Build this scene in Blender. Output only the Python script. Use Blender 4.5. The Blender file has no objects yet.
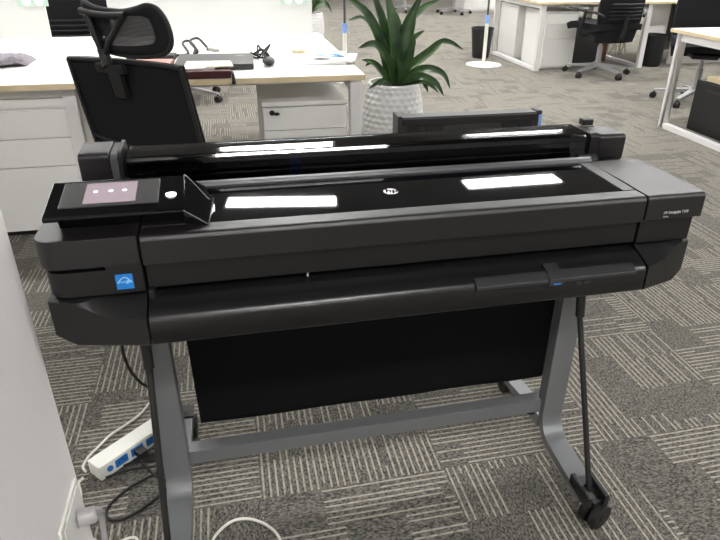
import bpy, bmesh, math, random
from mathutils import Vector, Matrix
PI = math.pi
random.seed(7)
SC = bpy.context.scene
COL = SC.collection

# ---------------------------------------------------------------- camera
cam_d = bpy.data.cameras.new('camera')
cam_o = bpy.data.objects.new('camera', cam_d); COL.objects.link(cam_o)
RX = Vector((0.97454549, -0.22384616, 0.01240907)).normalized()
RY = Vector((0.09138949, 0.44720094, 0.88975237))
RY = (RY - RX*RY.dot(RX)).normalized()
RZ = RX.cross(RY)
cam_o.matrix_world = Matrix(((RX.x, RY.x, RZ.x, -0.30356), (RX.y, RY.y, RZ.y, -1.0488),
                             (RX.z, RY.z, RZ.z, 1.30052), (0, 0, 0, 1)))
cam_d.sensor_width = 36
cam_d.lens = 625.72/720*36
cam_d.shift_x = -0.02358
cam_d.shift_y = -0.00997
cam_d.clip_start = 0.02
SC.camera = cam_o

# ---------------------------------------------------------------- world, exposure
w = bpy.data.worlds.new('world'); SC.world = w; w.use_nodes = True
w.node_tree.nodes['Background'].inputs[0].default_value = (1.0, 0.985, 0.97, 1)
w.node_tree.nodes['Background'].inputs[1].default_value = 0.3
SC.view_settings.view_transform = 'Standard'
SC.view_settings.look = 'None'
SC.view_settings.gamma = 1
SC.view_settings.exposure = 1.6
PANEL_STRENGTH = 20.0

# ---------------------------------------------------------------- materials
def mat(name, col, rough=0.5, metal=0.0, coat=0.0, var=0.0, vscale=40, bump=0.0, bscale=400, spec=0.5, emit=None, estr=0):
    m = bpy.data.materials.new(name); m.use_nodes = True
    n = m.node_tree; b = n.nodes['Principled BSDF']
    b.inputs['Base Color'].default_value = (*col, 1)
    b.inputs['Roughness'].default_value = rough
    b.inputs['Metallic'].default_value = metal
    b.inputs['Coat Weight'].default_value = coat
    b.inputs['Coat Roughness'].default_value = 0.03
    b.inputs['Specular IOR Level'].default_value = spec
    if emit:
        b.inputs['Emission Color'].default_value = (*emit, 1)
        b.inputs['Emission Strength'].default_value = estr
    if var or bump:
        tc = n.nodes.new('ShaderNodeTexCoord')
    if var:
        no = n.nodes.new('ShaderNodeTexNoise'); no.inputs['Scale'].default_value = vscale
        no.inputs['Detail'].default_value = 4
        n.links.new(tc.outputs['Object'], no.inputs['Vector'])
        mx = n.nodes.new('ShaderNodeMix'); mx.data_type = 'RGBA'
        mx.inputs[6].default_value = (*[c*(1-var) for c in col], 1)
        mx.inputs[7].default_value = (*[min(1, c*(1+var)) for c in col], 1)
        n.links.new(no.outputs['Fac'], mx.inputs[0])
        n.links.new(mx.outputs[2], b.inputs['Base Color'])
    if bump:
        n2 = n.nodes.new('ShaderNodeTexNoise'); n2.inputs['Scale'].default_value = bscale
        n.links.new(tc.outputs['Object'], n2.inputs['Vector'])
        bp = n.nodes.new('ShaderNodeBump'); bp.inputs['Strength'].default_value = bump
        bp.inputs['Distance'].default_value = 0.001
        n.links.new(n2.outputs['Fac'], bp.inputs['Height'])
        n.links.new(bp.outputs[0], b.inputs['Normal'])
    return m

MT = {}
MT['body'] = mat('printer_plastic', (0.0042, 0.0040, 0.0042), 0.46, bump=0.25, bscale=900, var=0.06)
MT['body_grey'] = mat('printer_grey_plastic', (0.0070, 0.0058, 0.0070), 0.40, bump=0.2, bscale=900, spec=0.62)
MT['body_light'] = mat('printer_light_grey', (0.065, 0.065, 0.072), 0.35)
MT['gloss'] = mat('gloss_black', (0.004, 0.004, 0.005), 0.02, spec=0.3)
MT['black'] = mat('black_plastic', (0.012, 0.012, 0.013), 0.45, var=0.1)
MT['dark'] = mat('dark_recess', (0.004, 0.004, 0.005), 0.6)
MT['tray'] = mat('tray_plastic', (0.007, 0.007, 0.0075), 0.28, var=0.05)
MT['steel'] = mat('grey_painted_steel', (0.19, 0.197, 0.205), 0.38, metal=0.35, var=0.03)
MT['chrome'] = mat('polished_metal', (0.48, 0.48, 0.50), 0.30, metal=0.6)
MT['rubber'] = mat('black_rubber', (0.006, 0.006, 0.006), 0.55, var=0.1)
MT['fabric'] = mat('black_bin_fabric', (0.006, 0.006, 0.007), 0.95, bump=0.3, bscale=1200, spec=0.1)
MT['mesh'] = mat('black_chair_fabric', (0.012, 0.012, 0.014), 0.85, bump=0.4, bscale=900, spec=0.2)
MT['desk'] = mat('white_laminate', (0.90, 0.885, 0.85), 0.45, var=0.02, vscale=8)
MT['maple'] = mat('maple_edging', (0.80, 0.66, 0.42), 0.5, var=0.08, vscale=12)
MT['white'] = mat('white_paint', (0.87, 0.86, 0.83), 0.45, var=0.02, vscale=6)
MT['white_steel'] = mat('white_powder_coat', (0.80, 0.79, 0.78), 0.4, var=0.02)
MT['wall'] = mat('white_wall_paint', (0.90, 0.865, 0.865), 0.8, var=0.02, vscale=4)
MT['partition'] = mat('partition_laminate', (0.70, 0.71, 0.69), 0.7, var=0.02)
MT['panelgrey'] = mat('pale_grey_panel', (0.42, 0.40, 0.37), 0.7, var=0.05, vscale=5)
MT['ceil'] = mat('ceiling_tile', (0.14, 0.14, 0.14), 0.9, var=0.03)
MT['blue'] = mat('blue_plastic', (0.02, 0.16, 0.50), 0.4, var=0.05)
MT['label_blue'] = mat('blue_sticker', (0.01, 0.20, 0.62), 0.4, var=0.05)
MT['label_cyan'] = mat('pale_sticker_print', (0.30, 0.58, 0.85), 0.5)
MT['tapeblue'] = mat('light_blue_band', (0.25, 0.42, 0.85), 0.5)
MT['white_plastic'] = mat('white_plastic', (0.82, 0.82, 0.76), 0.35, var=0.02)
MT['cord_white'] = mat('white_cord', (0.75, 0.74, 0.68), 0.5, var=0.03)
MT['clear_grey'] = mat('translucent_grey_plastic', (0.42, 0.41, 0.41), 0.3, var=0.05)
MT['pot'] = mat('white_ceramic', (0.72, 0.72, 0.71), 0.35, var=0.03)
MT['soil'] = mat('soil', (0.02, 0.015, 0.01), 0.95, var=0.5, vscale=90, bump=0.8, bscale=200)
MT['paper'] = mat('paper', (0.85, 0.85, 0.83), 0.8)
MT['cream'] = mat('cream_paper', (0.80, 0.74, 0.58), 0.8)
MT['pink'] = mat('pink_cover', (0.50, 0.28, 0.25), 0.6, var=0.05)
MT['maroon'] = mat('maroon_leather', (0.07, 0.015, 0.015), 0.5, var=0.3, vscale=60)
MT['laptop'] = mat('laptop_shell', (0.05, 0.05, 0.05), 0.45, var=0.05)
MT['green'] = mat('pale_green_socket', (0.55, 0.72, 0.60), 0.5)
MT['brown'] = mat('brown_card', (0.12, 0.06, 0.03), 0.8, var=0.15)
MT['cable_y'] = mat('yellow_cable', (0.55, 0.48, 0.22), 0.5)
MT['screenglass'] = mat('touch_screen', (0.26, 0.22, 0.24), 0.2, emit=(0.36, 0.28, 0.32), estr=0.22, var=0.05)
MT['icon'] = mat('screen_icon', (0.7, 0.7, 0.9), 0.3, emit=(0.62, 0.60, 0.95), estr=0.75)
MT['led'] = mat('button_white', (0.9, 0.9, 0.9), 0.3, emit=(1, 1, 1), estr=0.9)
MT['print'] = mat('pale_lettering', (0.45, 0.45, 0.46), 0.5)
MT['logo'] = mat('logo_white', (0.85, 0.85, 0.85), 0.4, emit=(1, 1, 1), estr=0.1)
MT['bluepaper'] = mat('blue_print', (0.05, 0.35, 0.80), 0.6, var=0.3, vscale=60)
MT['tape'] = mat('clear_tape_roll', (0.62, 0.58, 0.38), 0.3)
MT['rollgrey'] = mat('roll_paper_wrap', (0.16, 0.16, 0.175), 0.6)
MT['lamp'] = mat('ceiling_panel_glow', (1, 1, 1), 0.5, emit=(1.0, 0.985, 0.965), estr=PANEL_STRENGTH)

def glass_cover():
    m = bpy.data.materials.new('smoked_cover'); m.use_nodes = True
    n = m.node_tree; n.nodes.remove(n.nodes['Principled BSDF'])
    out = n.nodes['Material Output']
    t = n.nodes.new('ShaderNodeBsdfTransparent'); t.inputs[0].default_value = (0.36, 0.36, 0.38, 1)
    g = n.nodes.new('ShaderNodeBsdfGlossy'); g.inputs['Roughness'].default_value = 0.04
    g.inputs[0].default_value = (1, 1, 1, 1)
    f = n.nodes.new('ShaderNodeFresnel'); f.inputs[0].default_value = 1.5
    mx = n.nodes.new('ShaderNodeMixShader')
    n.links.new(f.outputs[0], mx.inputs[0]); n.links.new(t.outputs[0], mx.inputs[1])
    n.links.new(g.outputs[0], mx.inputs[2]); n.links.new(mx.outputs[0], out.inputs[0])
    return m
MT['smoke'] = glass_cover()

def mesh_grid_mat():
    m = bpy.data.materials.new('open_mesh_fabric'); m.use_nodes = True
    n = m.node_tree; b = n.nodes['Principled BSDF']; out = n.nodes['Material Output']
    b.inputs['Base Color'].default_value = (0.012, 0.012, 0.013, 1); b.inputs['Roughness'].default_value = 0.8
    tc = n.nodes.new('ShaderNodeTexCoord')
    wv = n.nodes.new('ShaderNodeTexWave'); wv.inputs['Scale'].default_value = 75
    wv.bands_direction = 'Z'
    n.links.new(tc.outputs['Object'], wv.inputs['Vector'])
    mr = n.nodes.new('ShaderNodeMapRange'); mr.inputs[1].default_value = 0.0; mr.inputs[2].default_value = 1.0
    mr.inputs[3].default_value = 0.0; mr.inputs[4].default_value = 0.32
    n.links.new(wv.outputs['Fac'], mr.inputs[0])
    t = n.nodes.new('ShaderNodeBsdfTransparent')
    mx = n.nodes.new('ShaderNodeMixShader')
    n.links.new(mr.outputs[0], mx.inputs[0]); n.links.new(b.outputs[0], mx.inputs[1]); n.links.new(t.outputs[0], mx.inputs[2])
    n.links.new(mx.outputs[0], out.inputs[0])
    return m
MT['openmesh'] = mesh_grid_mat()

def leaf_mat():
    m = bpy.data.materials.new('leaf'); m.use_nodes = True
    n = m.node_tree; b = n.nodes['Principled BSDF']
    tc = n.nodes.new('ShaderNodeTexCoord')
    no = n.nodes.new('ShaderNodeTexNoise'); no.inputs['Scale'].default_value = 9
    n.links.new(tc.outputs['Object'], no.inputs['Vector'])
    cr = n.nodes.new('ShaderNodeValToRGB')
    cr.color_ramp.elements[0].color = (0.015, 0.043, 0.015, 1); cr.color_ramp.elements[0].position = 0.3
    cr.color_ramp.elements[1].color = (0.070, 0.15, 0.045, 1); cr.color_ramp.elements[1].position = 0.75
    n.links.new(no.outputs['Fac'], cr.inputs[0]); n.links.new(cr.outputs[0], b.inputs['Base Color'])
    b.inputs['Roughness'].default_value = 0.35
    return m
MT['leaf'] = leaf_mat()

def carpet_mat():
    m = bpy.data.materials.new('striped_carpet_tiles'); m.use_nodes = True
    n = m.node_tree; b = n.nodes['Principled BSDF']; b.inputs['Roughness'].default_value = 0.95
    b.inputs['Specular IOR Level'].default_value = 0.1
    b.inputs['Sheen Weight'].default_value = 0.24; b.inputs['Sheen Roughness'].default_value = 0.45
    b.inputs['Sheen Tint'].default_value = (0.95, 0.90, 0.78, 1)
    N = n.nodes; Lk = n.links.new
    geo = N.new('ShaderNodeNewGeometry'); sep = N.new('ShaderNodeSeparateXYZ'); Lk(geo.outputs['Position'], sep.inputs[0])
    def mth(op, a, b_=None, c=None):
        q = N.new('ShaderNodeMath'); q.operation = op
        for i, v in enumerate((a, b_, c)):
            if v is None: continue
            if isinstance(v, (int, float)): q.inputs[i].default_value = v
            else: Lk(v, q.inputs[i])
        return q.outputs[0]
    def comb(a, b_, c=0.0):
        q = N.new('ShaderNodeCombineXYZ')
        for i, v in enumerate((a, b_, c)):
            if isinstance(v, (int, float)): q.inputs[i].default_value = v
            else: Lk(v, q.inputs[i])
        return q.outputs[0]
    def white(vec):
        q = N.new('ShaderNodeTexWhiteNoise'); q.noise_dimensions = '3D'; Lk(vec, q.inputs['Vector']); return q.outputs['Value']
    X = mth('MULTIPLY', mth('ADD', sep.outputs[0], 0.32+50), 2.0)
    Y = mth('MULTIPLY', mth('SUBTRACT', sep.outputs[1], 0.16-50), 2.0)
    ix = mth('FLOOR', X); iy = mth('FLOOR', Y)
    fx = mth('FRACT', X); fy = mth('FRACT', Y)
    par = mth('MODULO', mth('ADD', ix, iy), 2.0)          # 0: stripes run along Y
    inv = mth('SUBTRACT', 1.0, par)
    u = mth('ADD', mth('MULTIPLY', fx, inv), mth('MULTIPLY', fy, par))   # across the stripes
    v = mth('ADD', mth('MULTIPLY', fy, inv), mth('MULTIPLY', fx, par))   # along the stripes
    tile = comb(ix, iy, 0.0)
    r0 = white(tile)
    us = mth('MULTIPLY', u, 4.0)
    cidx = mth('FLOOR', us)
    rc = white(comb(mth('ADD', ix, mth('MULTIPLY', cidx, 0.217)), mth('ADD', iy, mth('MULTIPLY', cidx, 0.131)), 1.0))
    vs = mth('ADD', mth('MULTIPLY', v, 3.2), mth('MULTIPLY', rc, 2.0))
    vidx = mth('FLOOR', vs)
    seg = comb(mth('ADD', ix, mth('MULTIPLY', cidx, 0.217)), mth('ADD', iy, mth('MULTIPLY', vidx, 0.173)), 2.0)
    rs = white(seg)
    # line pattern
    lu = mth('MULTIPLY', u, 28.0)
    lidx = mth('FLOOR', lu); lf = mth('FRACT', lu)
    d = mth('ABSOLUTE', mth('SUBTRACT', lf, 0.5))
    line = N.new('ShaderNodeMapRange'); line.interpolation_type = 'SMOOTHSTEP'
    Lk(d, line.inputs[0]); line.inputs[1].default_value = 0.10; line.inputs[2].default_value = 0.19
    line.inputs[3].default_value = 1.0; line.inputs[4].default_value = 0.0
    rl = white(comb(mth('ADD', ix, mth('MULTIPLY', lidx, 0.0371)), iy, vidx))
    on_seg = mth('GREATER_THAN', rs, 0.15)
    on_line = mth('GREATER_THAN', rl, 0.16)
    n1 = N.new('ShaderNodeTexNoise'); n1.inputs['Scale'].default_value = 60; n1.inputs['Detail'].default_value = 3
    Lk(geo.outputs['Position'], n1.inputs['Vector'])
    wob = N.new('ShaderNodeMapRange'); Lk(n1.outputs['Fac'], wob.inputs[0])
    wob.inputs[1].default_value = 0.3; wob.inputs[2].default_value = 0.55
    wob.inputs[3].default_value = 0.35; wob.inputs[4].default_value = 1.0
    L1 = mth('MULTIPLY', mth('MULTIPLY', line.outputs[0], on_seg), mth('MULTIPLY', on_line, wob.outputs[0]))
    # ground speckle, stretched along the stripes
    sp = N.new('ShaderNodeTexNoise'); sp.inputs['Scale'].default_value = 1.0; sp.inputs['Detail'].default_value = 3
    su = mth('MULTIPLY', u, 110.0); sv = mth('MULTIPLY', v, 55.0)
    Lk(comb(su, sv, r0), sp.inputs['Vector'])
    cr = N.new('ShaderNodeValToRGB')
    cr.color_ramp.elements[0].position = 0.36; cr.color_ramp.elements[0].color = (0.038, 0.036, 0.033, 1)
    cr.color_ramp.elements[1].position = 0.66; cr.color_ramp.elements[1].color = (0.195, 0.185, 0.163, 1)
    Lk(sp.outputs['Fac'], cr.inputs[0])
    mx = N.new('ShaderNodeMix'); mx.data_type = 'RGBA'
    Lk(L1, mx.inputs[0]); Lk(cr.outputs[0], mx.inputs[6]); mx.inputs[7].default_value = (0.37, 0.348, 0.29, 1)
    # faint joint between tiles
    Lk(mx.outputs[2], b.inputs['Base Color'])
    bp = N.new('ShaderNodeBump'); bp.inputs['Strength'].default_value = 0.4; bp.inputs['Distance'].default_value = 0.002
    Lk(mth('ADD', sp.outputs['Fac'], mth('MULTIPLY', L1, 0.5)), bp.inputs['Height']); Lk(bp.outputs[0], b.inputs['Normal'])
    return m
MT['carpet'] = carpet_mat()

# ---------------------------------------------------------------- geometry builder
class G:
    def __init__(s): s.v = []; s.f = []
    def add(s, vs, fs):
        o = len(s.v); s.v += [Vector(p) for p in vs]; s.f += [tuple(i+o for i in f) for f in fs]; return s
    def box(s, x0, x1, y0, y1, z0, z1):
        return s.add([(x0,y0,z0),(x1,y0,z0),(x1,y1,z0),(x0,y1,z0),(x0,y0,z1),(x1,y0,z1),(x1,y1,z1),(x0,y1,z1)],
                     [(0,3,2,1),(4,5,6,7),(0,1,5,4),(1,2,6,5),(2,3,7,6),(3,0,4,7)])
    def prism(s, prof, a, b, axis='x'):
        n = len(prof)
        def P(p, t):
            if axis == 'x': return (t, p[0], p[1])
            if axis == 'y': return (p[0], t, p[1])
            return (p[0], p[1], t)
        vs = [P(p, a) for p in prof] + [P(p, b) for p in prof]
        fs = [tuple(range(n))[::-1], tuple(range(n, 2*n))] + [(i, (i+1) % n, n+(i+1) % n, n+i) for i in range(n)]
        return s.add(vs, fs)
    def obox(s, c, ax, ay, az, hx, hy, hz):
        c = Vector(c); vs = []
        for dz in (-1, 1):
            for dx, dy in ((-1,-1),(1,-1),(1,1),(-1,1)):
                vs.append(c + ax*hx*dx + ay*hy*dy + az*hz*dz)
        return s.add(vs, [(0,3,2,1),(4,5,6,7),(0,1,5,4),(1,2,6,5),(2,3,7,6),(3,0,4,7)])
    def cyl(s, p0, p1, r, seg=20, r2=None, cap=True):
        p0 = Vector(p0); p1 = Vector(p1); r2 = r if r2 is None else r2
        d = (p1-p0).normalized(); a = d.orthogonal().normalized(); b = d.cross(a)
        vs = []
        for p, rr in ((p0, r), (p1, r2)):
            for i in range(seg):
                t = 2*PI*i/seg; vs.append(p + a*math.cos(t)*rr + b*math.sin(t)*rr)
        fs = [(i, (i+1) % seg, seg+(i+1) % seg, seg+i) for i in range(seg)]
        if cap: fs += [tuple(range(seg))[::-1], tuple(range(seg, 2*seg))]
        return s.add(vs, fs)
    def tube(s, pts, r, seg=8, sub=6):
        P = [Vector(p) for p in pts]; Q = []
        if sub > 1 and len(P) > 2:
            for i in range(len(P)-1):
                a = P[max(i-1, 0)]; b = P[i]; c = P[i+1]; d = P[min(i+2, len(P)-1)]
                for k in range(sub):
                    t = k/sub
                    Q.append(0.5*((2*b)+(c-a)*t+(2*a-5*b+4*c-d)*t*t+(3*b-a-3*c+d)*t**3))
            Q.append(P[-1])
        else: Q = P
        up = Vector((0.13, 0.21, 0.97)).normalized(); vs = []; n = len(Q)
        for i, p in enumerate(Q):
            d = (Q[min(i+1, n-1)]-Q[max(i-1, 0)]).normalized()
            a = d.cross(up)
            a = a.normalized() if a.length > 1e-4 else d.orthogonal().normalized()
            b = d.cross(a).normalized()
            rr = r(i/(n-1)) if callable(r) else r
            for k in range(seg):
                t = 2*PI*k/seg; vs.append(p + a*math.cos(t)*rr + b*math.sin(t)*rr)
        fs = [(i*seg+k, i*seg+(k+1) % seg, (i+1)*seg+(k+1) % seg, (i+1)*seg+k) for i in range(n-1) for k in range(seg)]
        fs += [tuple(range(seg))[::-1], tuple(range((n-1)*seg, n*seg))]
        return s.add(vs, fs)
    def lathe(s, prof, c=(0,0,0), seg=40):
        c = Vector(c); vs = []; n = len(prof)
        for r, z in prof:
            for k in range(seg):
                t = 2*PI*k/seg; vs.append(c + Vector((r*math.cos(t), r*math.sin(t), z)))
        fs = [(i*seg+k, i*seg+(k+1) % seg, (i+1)*seg+(k+1) % seg, (i+1)*seg+k) for i in range(n-1) for k in range(seg)]
        fs += [tuple(range(seg))[::-1], tuple(range((n-1)*seg, n*seg))]
        return s.add(vs, fs)
    def sheet(s, rows, th):
        """rows: grid of points; closed slab of thickness th along -normal"""
        R = [[Vector(p) for p in r] for r in rows]; m = len(R); n = len(R[0]); top = []; bot = []
        for i in range(m):
            for j in range(n):
                du = R[min(i+1, m-1)][j]-R[max(i-1, 0)][j]; dv = R[i][min(j+1, n-1)]-R[i][max(j-1, 0)]
                nn = du.cross(dv); nn = nn.normalized() if nn.length > 1e-9 else Vector((0,0,1))
                top.append(R[i][j]); bot.append(R[i][j]-nn*th)
        o = m*n; fs = []
        for i in range(m-1):
            for j in range(n-1):
                a, b, c, d = i*n+j, i*n+j+1, (i+1)*n+j+1, (i+1)*n+j
                fs += [(a, b, c, d), (o+d, o+c, o+b, o+a)]
        rim = [j for j in range(n)] + [i*n+n-1 for i in range(1, m)] + [(m-1)*n+j for j in range(n-2, -1, -1)] + [i*n for i in range(m-2, 0, -1)]
        for k in range(len(rim)):
            a, b = rim[k], rim[(k+1) % len(rim)]; fs.append((b, a, o+a, o+b))
        return s.add(top+bot, fs)
    def ball(s, c, r, sc=(1,1,1), seg=16, rings=10):
        vs = []; c = Vector(c)
        for i in range(rings+1):
            ph = PI*i/rings
            for k in range(seg):
                t = 2*PI*k/seg
                vs.append(c + Vector((r*sc[0]*math.sin(ph)*math.cos(t), r*sc[1]*math.sin(ph)*math.sin(t), r*sc[2]*math.cos(ph))))
        fs = [(i*seg+k, (i+1)*seg+k, (i+1)*seg+(k+1) % seg, i*seg+(k+1) % seg) for i in range(rings) for k in range(seg)]
        return s.add(vs, fs)

TW = {}      # world matrix of each thing
def build(name, g, material, parent=None, bevel=0.0, bseg=2, ang=35, local=False, wn=False):
    me = bpy.data.meshes.new(name)
    root = parent
    while root is not None and root.parent is not None: root = root.parent
    T = TW.get(root.name) if root is not None else None
    vs = g.v
    if T is not None and not local:
        Ti = T.inverted(); vs = [Ti @ p for p in vs]
    me.from_pydata([tuple(p) for p in vs], [], g.f)
    bm = bmesh.new(); bm.from_mesh(me)
    bmesh.ops.remove_doubles(bm, verts=bm.verts, dist=1e-6)
    bmesh.ops.recalc_face_normals(bm, faces=bm.faces)
    if bevel > 0:
        es = [e for e in bm.edges if len(e.link_faces) == 2 and e.calc_face_angle(0) > math.radians(25)]
        bmesh.ops.bevel(bm, geom=es, offset=bevel, segments=bseg, profile=0.5, affect='EDGES', clamp_overlap=True)
    bm.to_mesh(me); bm.free()
    for p in me.polygons: p.use_smooth = True
    me.set_sharp_from_angle(angle=math.radians(ang))
    me.materials.append(MT[material])
    o = bpy.data.objects.new(name, me); COL.objects.link(o)
    if bevel > 0 or wn:
        mo = o.modifiers.new('weighted_normal', 'WEIGHTED_NORMAL'); mo.keep_sharp = True; mo.weight = 50
    if parent is not None: o.parent = parent
    return o

def thing(name, label, cat, loc=(0,0,0), rz=0.0, group=None):
    o = bpy.data.objects.new(name, None); COL.objects.link(o)
    o.empty_display_size = 0.1
    o.location = loc; o.rotation_euler = (0, 0, rz)
    TW[o.name] = Matrix.Translation(Vector(loc)) @ Matrix.Rotation(rz, 4, 'Z')
    o['label'] = label; o['category'] = cat
    if group: o['group'] = group
    return o
def tag(o, label, cat, group=None):
    o['label'] = label; o['category'] = cat
    if group: o['group'] = group
    return o
def single(name, g, material, label, cat, group=None, base=None, **k):
    """a thing that is one mesh, its origin at its base"""
    c = Vector(base) if base else Vector((sum(p.x for p in g.v)/len(g.v), sum(p.y for p in g.v)/len(g.v), min(p.z for p in g.v)))
    g.v = [p-c for p in g.v]
    o = build(name, g, material, None, **k); o.location = c
    return tag(o, label, cat, group)
def struct(name, g, material, **k):
    o = build(name, g, material, None, **k); o['kind'] = 'structure'; return o
def dup(root, loc, rz, label, group=None):
    r = root.copy(); COL.objects.link(r); r.location = loc; r.rotation_euler = (0, 0, rz)
    r['label'] = label
    if group: r['group'] = group
    for ch in list(root.children):
        c = ch.copy(); COL.objects.link(c); c.parent = r
        for g in list(ch.children):
            d = g.copy(); COL.objects.link(d); d.parent = c
    return r
def lettering(name, body, size, origin, xdir, updir, material, parent, ext=0.0004, sx=1.0, bold=0.0):
    cu = bpy.data.curves.new(name, 'FONT'); cu.body = body; cu.size = size; cu.extrude = ext; cu.offset = bold
    cu.align_x = 'LEFT'
    to = bpy.data.objects.new(name, cu); COL.objects.link(to)
    dg = bpy.context.evaluated_depsgraph_get()
    me = bpy.data.meshes.new_from_object(to.evaluated_get(dg))
    bpy.data.objects.remove(to); bpy.data.curves.remove(cu)
    xd = Vector(xdir).normalized(); ud = Vector(updir).normalized(); nd = xd.cross(ud)
    M = Matrix(((xd.x, ud.x, nd.x, origin[0]), (xd.y, ud.y, nd.y, origin[1]), (xd.z, ud.z, nd.z, origin[2]), (0,0,0,1)))
    root = parent
    while root.parent is not None: root = root.parent
    me.transform(TW[root.name].inverted() @ M @ Matrix.Diagonal((sx, 1, 1, 1)))
    me.materials.clear(); me.materials.append(MT[material])
    me.name = name
    o = bpy.data.objects.new(name, me); COL.objects.link(o); o.parent = parent
    return o

# ---------------------------------------------------------------- room shell
struct('floor', G().box(-9, 14, -9, 20, -0.05, 0), 'carpet')
struct('ceiling', G().box(-9, 14, -9, 20, 2.9, 2.95), 'ceil')
struct('wall_back', G().box(-9, 14, 20, 20.1, 0, 2.9), 'wall')
struct('wall_front', G().box(-9, 14, -9.1, -9, 0, 2.9), 'wall')
struct('wall_right', G().box(14, 14.1, -9, 20, 0, 2.9), 'wall')
struct('wall_side', G().box(-9.1, -9, -9, 20, 0, 2.9), 'wall')
# stub of wall beside the plotter
struct('wall_left', G().box(-1.0, -0.70, -4.0, 0.058, 0, 2.9), 'wall', bevel=0.004)

# ---------------------------------------------------------------- ceiling lights (two mirrored in the glossy lid, the others unseen)
lt = thing('ceiling_light', 'slim white ceiling light panel overhead, one of the unseen rows in the ceiling', 'ceiling light', (0,0,2.9), 0, 'ceiling light panels')
build('frame', G().box(-0.61, 0.61, -0.15, 0.15, -0.012, -0.001), 'white_steel', lt, local=True)
build('diffuser', G().box(-0.58, 0.58, -0.128, 0.128, -0.016, -0.0125), 'lamp', lt, local=True)
first = True
for j in (-4, -3, -1, 0, 1, 2, 3):  # the unseen rows behind the camera are added as fill light
    for k in range(-2, 4):
        pos = (0.15+2.72*k, 5.46+2.45*j, 2.9); ra = 0
        if j == 0 and k == 0: pos = (0.14, 5.33, 2.9); ra = math.radians(-9)   # shifted and turned so its reflection slants as in a warped lid
        if first: lt.location = pos; first = False
        else:
            lab = lt['label']
            if j == 0 and k == 0: lab = 'ceiling light panel mirrored as the white strip left on the glossy lid'
            if j == 0 and k == 1: lab = 'ceiling light panel mirrored as the white strip right on the glossy lid'
            dup(lt, pos, ra, lab)

# ================================================================ THE PLOTTER
pl = thing('large_format_printer', 'wide dark grey large format plotter with glossy lid and touch screen on grey steel stand', 'printer', (0, 0.15, 0))
XL, XS, XR, XE = -0.481, -0.4805, 0.516, 0.655

# core housing (dark interior)
build('housing', G().prism([(0.13,0.648),(0.29,0.62),(0.31,0.66),(0.31,0.79),(0.30,0.812),(0.25,0.83),(0.03,0.83),(0.03,0.775),(0.13,0.755)], -0.645, 0.645), 'dark', pl)
# lower body of the front beam and the lid front
build('front_beam', G().prism([(0.015,0.732),(0.015,0.79),(0.12,0.79),(0.12,0.745),(0.06,0.732)], XL+0.001, XR-0.001), 'body', pl, bevel=0.002)
fr = G()
fr.prism([(0.0,0.785),(0.0,0.832),(0.004,0.8385),(0.010,0.841),(0.042,0.841),(0.046,0.839),(0.046,0.785)], XL+0.001, XR-0.001)
fr.box(0.487, XR-0.001, 0.046, 0.232, 0.79, 0.841)
fr.box(XL+0.001, -0.39, 0.046, 0.232, 0.79, 0.841)
lid = build('lid', fr, 'body_grey', pl, bevel=0.0015)
build('glossy_panel', G().prism([(0.046,0.79),(0.046,0.8395),(0.222,0.8395),(0.232,0.8385),(0.242,0.832),(0.244,0.80)], -0.39, 0.487), 'gloss', lid, ang=5)
# grey rail behind the lid
build('rear_rail', G().prism([(0.246,0.80),(0.246,0.838),(0.250,0.8445),(0.260,0.846),(0.266,0.841),(0.266,0.80)], -0.44, 0.53), 'body_light', pl, bevel=0.001)

# ---- right upper module
rm = build('right_cover', G().prism([(0.0,0.787),(0.0,0.833),(0.003,0.839),(0.009,0.841),(0.10,0.841),(0.235,0.838),(0.262,0.832),(0.27,0.82),(0.27,0.787)], XR+0.003, XE), 'body_grey', pl, bevel=0.002)
build('right_side_panel', G().prism([(0.013,0.729),(0.012,0.787),(0.27,0.787),(0.27,0.73)], XR+0.003, XE-0.008), 'body', pl, bevel=0.003)
lettering('model_name', 'HP DesignJet T520', 0.0085, (0.561, -0.0004, 0.7995), (1,0,0), (0,0,1), 'print', rm, sx=0.90)
lettering('model_size', '36-in', 0.0062, (0.561, -0.0004, 0.7915), (1,0,0), (0,0,1), 'print', rm)

# ---- left upper module (rounded outer corner in plan)
def plan(x0, x1, y0, y1, r, z0, z1, left=True):
    pts = []
    for i in range(7):
        a = PI + (PI/2)*i/6
        pts.append((x0+r+math.cos(a)*r, y0+r+math.sin(a)*r))
    pts += [(x1, y0), (x1, y1), (x0, y1)]
    return G().prism(pts, z0, z1, axis='z')
lm = build('left_cover', plan(-0.655, XL-0.003, 0.004, 0.27, 0.035, 0.787, 0.842), 'body_grey', pl, bevel=0.003)
g = plan(-0.650, XL-0.003, 0.008, 0.27, 0.037, 0.729, 0.779)
lp = build('left_side_panel', g, 'body', pl, bevel=0.003)
build('cartridge_door_gap', plan(-0.645, -0.52, 0.020, 0.2, 0.035, 0.778, 0.788), 'dark', pl)
build('cartridge_door', G().box(-0.545, XL-0.0035, 0.0065, 0.03, 0.770, 0.790), 'body', lm)
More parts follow.
